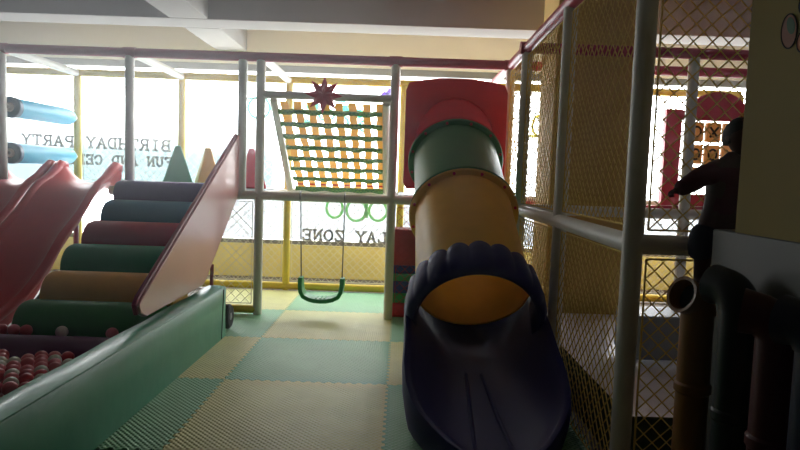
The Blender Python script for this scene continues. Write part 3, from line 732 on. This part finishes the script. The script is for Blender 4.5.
# ------------------------------------------------------------------ row of capped pipes by the partition
def speak_pipe(y, h, m, dirv, lab, inside='inside_dark', r=.053):
    x = 1.02; p = thing('elbow_pipe', lab, 'pipe', (x, y, 0), 'upright pipes with elbow tops')
    prof = [(r * .97, MAT + .001)]
    for zz in (.28, .6): prof += [(r, zz - .02), (r * 1.12, zz - .012), (r * 1.12, zz + .012), (r, zz + .02)]
    prof += [(r, h - .1)]
    MB().lathe(prof, (x, y, 0), (0, 0, 1), 28).build('pipe_body', m, p)
    d = Vector(dirv).normalized(); flat = Vector((d.x, d.y, 0)).normalized(); pts = []; rr = []
    for i in range(9):
        a = i / 8 * (PI / 2 - math.asin(d.z)); R = .062
        pts.append(Vector((x, y, h - .10)) + flat * (R * (1 - math.cos(a))) + Vector((0, 0, R * math.sin(a)))); rr.append(r * 1.1)
    end = pts[-1] + d * .03; pts += [end, end + d * .004]; rr += [r * 1.18, r * 1.18]
    mb = MB()
    # outer skin then back in: an open socket
    P = pts + [end + d * .003, end - d * .05]; Rr = rr + [r * .98, r * .9]
    Ls = []; prev = Vector((flat.y, -flat.x, 0))
    for i, q in enumerate(P):
        t = d if i >= 9 else (Vector((0, 0, 1)) * math.cos(i / 8 * (PI / 2 - math.asin(d.z))) + flat * math.sin(i / 8 * (PI / 2 - math.asin(d.z))))
        w = t.cross(prev).normalized()
        Ls.append([q + (prev * math.cos(2 * PI * k / 24) + w * math.sin(2 * PI * k / 24)) * Rr[i] for k in range(24)])
    mb.loft(Ls); el = mb.build('elbow', m, p, 50)
    MB().lathe([(.001, 0), (r * .88, 0), (r * .88, .004), (.001, .004)], end - d * .045, d, 24).build('mouth', inside, el)
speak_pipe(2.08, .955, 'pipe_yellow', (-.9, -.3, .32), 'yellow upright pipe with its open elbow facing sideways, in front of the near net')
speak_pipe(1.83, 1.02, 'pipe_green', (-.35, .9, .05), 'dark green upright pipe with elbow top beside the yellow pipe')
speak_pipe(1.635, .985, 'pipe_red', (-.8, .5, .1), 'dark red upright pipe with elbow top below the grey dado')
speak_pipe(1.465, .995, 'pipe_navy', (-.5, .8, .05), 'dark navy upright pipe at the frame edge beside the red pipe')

# ------------------------------------------------------------------ dark toy figure
fg = None
def skin(name, verts, edges, m, parent, sub=2):
    me = bpy.data.meshes.new(name); me.from_pydata([v[:3] for v in verts], edges, [])
    o = bpy.data.objects.new(name, me); C.objects.link(o); me.materials.append(M[m])
    s = o.modifiers.new('skin', 'SKIN'); s.use_smooth_shade = True
    for i, v in enumerate(verts):
        me.skin_vertices[0].data[i].radius = (v[3], v[3] * (v[4] if len(v) > 4 else 1))
        me.skin_vertices[0].data[i].use_root = False
    me.skin_vertices[0].data[0].use_root = True
    ss = o.modifiers.new('sub', 'SUBSURF'); ss.levels = sub; ss.render_levels = sub
    if parent is not None: o.parent = parent; o.matrix_parent_inverse = Matrix.Translation(-parent.location)
    return o
FY = 2.315
body_v = [(1.185, FY, 1.150, 0.057), (1.19, FY, 1.22, 0.054), (1.195, FY, 1.30, 0.063), (1.198, FY, 1.352, 0.057), (1.222, FY, 1.385, 0.030), (1.238, FY, 1.415, 0.035),   # pelvis..neck
          (1.155, FY, 1.352, 0.034), (1.09, FY - .012, 1.312, 0.028), (1.035, FY - .028, 1.280, 0.026), (1.017, FY - .032, 1.272, 0.019),     # raised arm to wrist
          (1.243, FY, 1.345, 0.032), (1.255, FY - .005, 1.27, 0.027), (1.25, FY - .02, 1.20, 0.023), (1.248, FY - .028, 1.165, 0.018),       # lowered arm
          (1.150, FY, 1.12, 0.046), (1.142, FY, 1.03, 0.036), (1.138, FY, .965, 0.028), (1.135, FY, .928, 0.024), (1.132, FY - .04, .920, 0.020),  # leg
          (1.222, FY, 1.12, 0.046), (1.228, FY, 1.03, 0.036), (1.23, FY, .965, 0.028), (1.232, FY, .928, 0.024), (1.232, FY - .04, .920, 0.020)]
body_e = [(0, 1), (1, 2), (2, 3), (3, 4), (4, 5), (3, 6), (6, 7), (7, 8), (8, 9), (3, 10), (10, 11), (11, 12), (12, 13), (0, 14), (14, 15), (15, 16), (16, 17), (17, 18), (0, 19), (19, 20), (20, 21), (21, 22), (22, 23)]
fg = skin('toy_figure', body_v, body_e, 'fig_skin', None)
tag(fg, 'dark child-sized figure in maroon top with one arm raised beside the partition', 'figure')
# head with face, on the neck
mb = MB(); hc = Vector((1.252, FY - .004, 1.472)); L = []
for i in range(15):
    a = PI * i / 14; zz = math.cos(a); rr = math.sin(a)
    jw = 1 - .22 * max(0, -zz); L.append([hc + Vector((.054 * rr * jw * math.cos(2 * PI * k / 24), .060 * max(rr, .02) * jw * math.sin(2 * PI * k / 24) - .006 * max(0, -zz), .070 * zz)) for k in range(24)])
hd = mb.loft(L).build('head', 'fig_skin', fg)
MB().lathe([(.001, 0), (.008, .004), (.006, .014), (.001, .018)], hc + Vector((0, -.056, -.014)), (0, -1, 0), 10).build('nose', 'fig_skin', hd)
for s in (-1, 1):
    MB().lathe([(.001, -.004), (.009, 0), (.001, .004)], hc + Vector((s * .02, -.056, .004)), (0, 1, 0), 12).build('eye', 'white_vinyl', hd)
    MB().lathe([(.001, -.006), (.016, 0), (.001, .006)], hc + Vector((s * .055, .002, -.004)), (1, 0, 0), 12).build('ear', 'fig_skin', hd)
MB().tube([hc + Vector((-.016, -.052, -.036)), hc + Vector((0, -.055, -.038)), hc + Vector((.016, -.052, -.036))], .003, 6).build('mouth', 'fig_top', hd)
mb = MB(); L = []
for i in range(9):
    a = PI * .62 * i / 8; zz = math.cos(a); rr = math.sin(a)
    L.append([hc + Vector((.060 * max(rr, .02) * math.cos(2 * PI * k / 24), .066 * max(rr, .02) * math.sin(2 * PI * k / 24) + .012, .076 * zz + (.03 if math.sin(2 * PI * k / 24) < -.3 and i > 4 else 0))) for k in range(24)])
mb.loft(L).build('hair', 'fig_dark', hd)
def hand(wrist, dv, nv):
    """palm and five curled fingers"""
    w, d, nn = Vector(wrist), Vector(dv).normalized(), Vector(nv).normalized(); s = d.cross(nn)
    vs = [(*(w), .011), (*(w + d * .02), .013), (*(w + d * .03), .011)]; es = [(0, 1), (1, 2)]
    o = skin('hand', vs, es, 'fig_skin', fg, 2)
    for k, ln in enumerate((.017, .020, .021, .018)):
        b = w + d * .028 + s * ((k - 1.5) * .0075)
        MB().tube([b, b + d * ln * .6, b + d * ln * .9 - nn * .008, b + d * ln * .7 - nn * .016], [.005, .0048, .0044, .003], 8).build('finger', 'fig_skin', o)
    b = w + d * .012 + s * .013
    MB().tube([b, b + s * .01 + d * .01, b + s * .009 + d * .02 - nn * .006], [.0055, .005, .0035], 8).build('thumb', 'fig_skin', o)
hand((1.026, FY - .031, 1.275), (-.9, -.15, -.35), (-.3, 0, .9)); hand((1.248, FY - .03, 1.160), (0, -.1, -1), (1, 0, 0))
top_v = [(1.186, FY, 1.165, .062), (1.19, FY, 1.22, .060), (1.20, FY, 1.30, .068), (1.212, FY, 1.350, .060), (1.15, FY, 1.345, .047), (1.09, FY - .012, 1.308, .042), (1.035, FY - .028, 1.279, .034), (1.010, FY - .031, 1.270, .027), (1.258, FY, 1.345, .040), (1.268, FY - .005, 1.27, .035), (1.262, FY - .02, 1.19, .030)]
skin('top', top_v, [(0, 1), (1, 2), (2, 3), (3, 4), (4, 5), (5, 6), (6, 7), (3, 8), (8, 9), (9, 10)], 'fig_top', fg)
tr_v = [(1.170, FY, 1.165, .068), (1.165, FY, 1.125, .070), (1.128, FY, 1.075, .054), (1.128, FY, 1.0, .046), (1.222, FY, 1.09, .055), (1.228, FY, 1.0, .046)]
skin('trousers', tr_v, [(0, 1), (1, 2), (2, 3), (1, 4), (4, 5)], 'fig_navy', fg)
tag(MB().box(1.105, 1.275, 2.245, 2.385, 0, .905).build('display_plinth', 'dark_foam', bevel=.006), 'dark plinth under the toy figure behind the pipes', 'plinth')

# ------------------------------------------------------------------ painted decal on the partition
dc = thing('wall_decal', 'painted decal of outlined pink oval and blue patch high on the partition', 'decal', (1.099, 1.75, 1.75))
def oval(cy, cz, ry, rz, tilt, m, name, x, outline=True):
    pts = []
    for k in range(32):
        a = 2 * PI * k / 32; p, q = ry * math.cos(a), rz * math.sin(a)
        pts.append((cy + p * math.cos(tilt) - q * math.sin(tilt), cz + p * math.sin(tilt) + q * math.cos(tilt)))
    o = MB().prism(pts, (.0015, 0, 0), (x, 0, 0), (0, 1, 0), (0, 0, 1)).build(name, m, dc)
    if outline: MB().tube([(x, p, q) for p, q in pts], .0022, 6, ring=True).build('outline', 'black', o)
oval(1.82, 1.738, .036, .050, -.25, 'dec_pink', 'oval', 1.0975)
oval(1.813, 1.752, .016, .028, -.5, 'dec_teal', 'oval_mark', 1.0965, False)
oval(1.748, 1.80, .034, .034, 0, 'dec_blue', 'blue_patch', 1.0968)
oval(1.752, 1.696, .026, .030, 0, 'dec_orange', 'orange_patch', 1.0972)

# ------------------------------------------------------------------ light
wd = bpy.data.worlds.new('sky'); bpy.context.scene.world = wd; wd.use_nodes = True
nt = wd.node_tree; N = nt.nodes; L = nt.links
bg = N['Background']; tc = N.new('ShaderNodeTexCoord'); sp = N.new('ShaderNodeSeparateXYZ'); rp = N.new('ShaderNodeValToRGB')
mr = N.new('ShaderNodeMapRange'); mr.inputs['From Min'].default_value = -1
L.new(tc.outputs['Generated'], sp.inputs[0]); L.new(sp.outputs['Z'], mr.inputs['Value']); L.new(mr.outputs[0], rp.inputs['Fac'])
e = rp.color_ramp.elements
e[0].position = .0; e[0].color = (.30, .30, .28, 1); e[1].position = .5; e[1].color = (.8, .82, .84, 1)
k = rp.color_ramp.elements.new(.75); k.color = (1, 1, 1, 1)
L.new(rp.outputs['Color'], bg.inputs['Color']); bg.inputs['Strength'].default_value = 10.0
pl = bpy.data.lights.new('window_portal', 'AREA'); pl.shape = 'RECTANGLE'; pl.size = 10.5; pl.size_y = 2.1; pl.cycles.is_portal = True
po = bpy.data.objects.new('window_portal', pl); C.objects.link(po); po.location = (-.3, 7.8, 1.5); po.rotation_euler = (-PI / 2, 0, 0)
hm = bpy.data.materials.new('glare_veil'); hm.use_nodes = True  # scatter volume added to imitate veiling lens glare, thickest at the upper left
nt = hm.node_tree; nt.nodes.remove(nt.nodes['Principled BSDF'])
vs = nt.nodes.new('ShaderNodeVolumeScatter'); vs.inputs['Color'].default_value = (.96, .99, 1, 1); vs.inputs['Anisotropy'].default_value = .78
tc = nt.nodes.new('ShaderNodeTexCoord'); sp = nt.nodes.new('ShaderNodeSeparateXYZ'); mr = nt.nodes.new('ShaderNodeMapRange'); mr.interpolation_type = 'SMOOTHSTEP'
mr.inputs['From Min'].default_value = 1.2; mr.inputs['From Max'].default_value = -2.0; mr.inputs['To Min'].default_value = .002; mr.inputs['To Max'].default_value = .015
nt.links.new(tc.outputs['Object'], sp.inputs[0]); nt.links.new(sp.outputs['X'], mr.inputs['Value']); mz = nt.nodes.new('ShaderNodeMapRange'); mz.interpolation_type = 'SMOOTHSTEP'
mz.inputs['From Min'].default_value = .6; mz.inputs['From Max'].default_value = 1.8; mz.inputs['To Min'].default_value = .4; mz.inputs['To Max'].default_value = 2.4
mu = nt.nodes.new('ShaderNodeMath'); mu.operation = 'MULTIPLY'
nt.links.new(sp.outputs['Z'], mz.inputs['Value']); nt.links.new(mr.outputs[0], mu.inputs[0]); nt.links.new(mz.outputs[0], mu.inputs[1]); nt.links.new(mu.outputs[0], vs.inputs['Density'])
nt.links.new(vs.outputs[0], nt.nodes['Material Output'].inputs['Volume']); M['glare_haze'] = hm
hz = MB().box(-6.05, 5.45, -3.75, 7.69, -.1, 3.2).build('glare_haze', 'glare_haze', smooth=0)
tag(hz, 'thin bright volume added to the air to imitate lens glare', 'glare_haze', kind='stuff')

# ------------------------------------------------------------------ camera
cam = bpy.data.cameras.new('camera'); cam.sensor_width = 36; cam.lens = 620 / 800 * 36; cam.clip_start = .05
co = bpy.data.objects.new('camera', cam); C.objects.link(co)
p = math.atan(47 / 620); ro = .034
F = Vector((0, math.cos(p), -math.sin(p))); R0 = Vector((1, 0, 0)); U0 = Vector((0, math.sin(p), math.cos(p)))
R = R0 * math.cos(ro) + U0 * math.sin(ro); U = U0 * math.cos(ro) - R0 * math.sin(ro)
m = Matrix((R, U, -F)).transposed().to_4x4(); m.translation = (0, 0, 1.28); co.matrix_world = m
S = bpy.context.scene; S.camera = co
S.view_settings.view_transform = 'Standard'; S.view_settings.look = 'None'; S.view_settings.gamma = 1; S.view_settings.use_curve_mapping = False
S.view_settings.exposure = 0.85
S.cycles.max_bounces = 10; S.cycles.diffuse_bounces = 6; S.cycles.transparent_max_bounces = 16; S.cycles.use_denoising = True
S.cycles.sample_clamp_indirect = 8
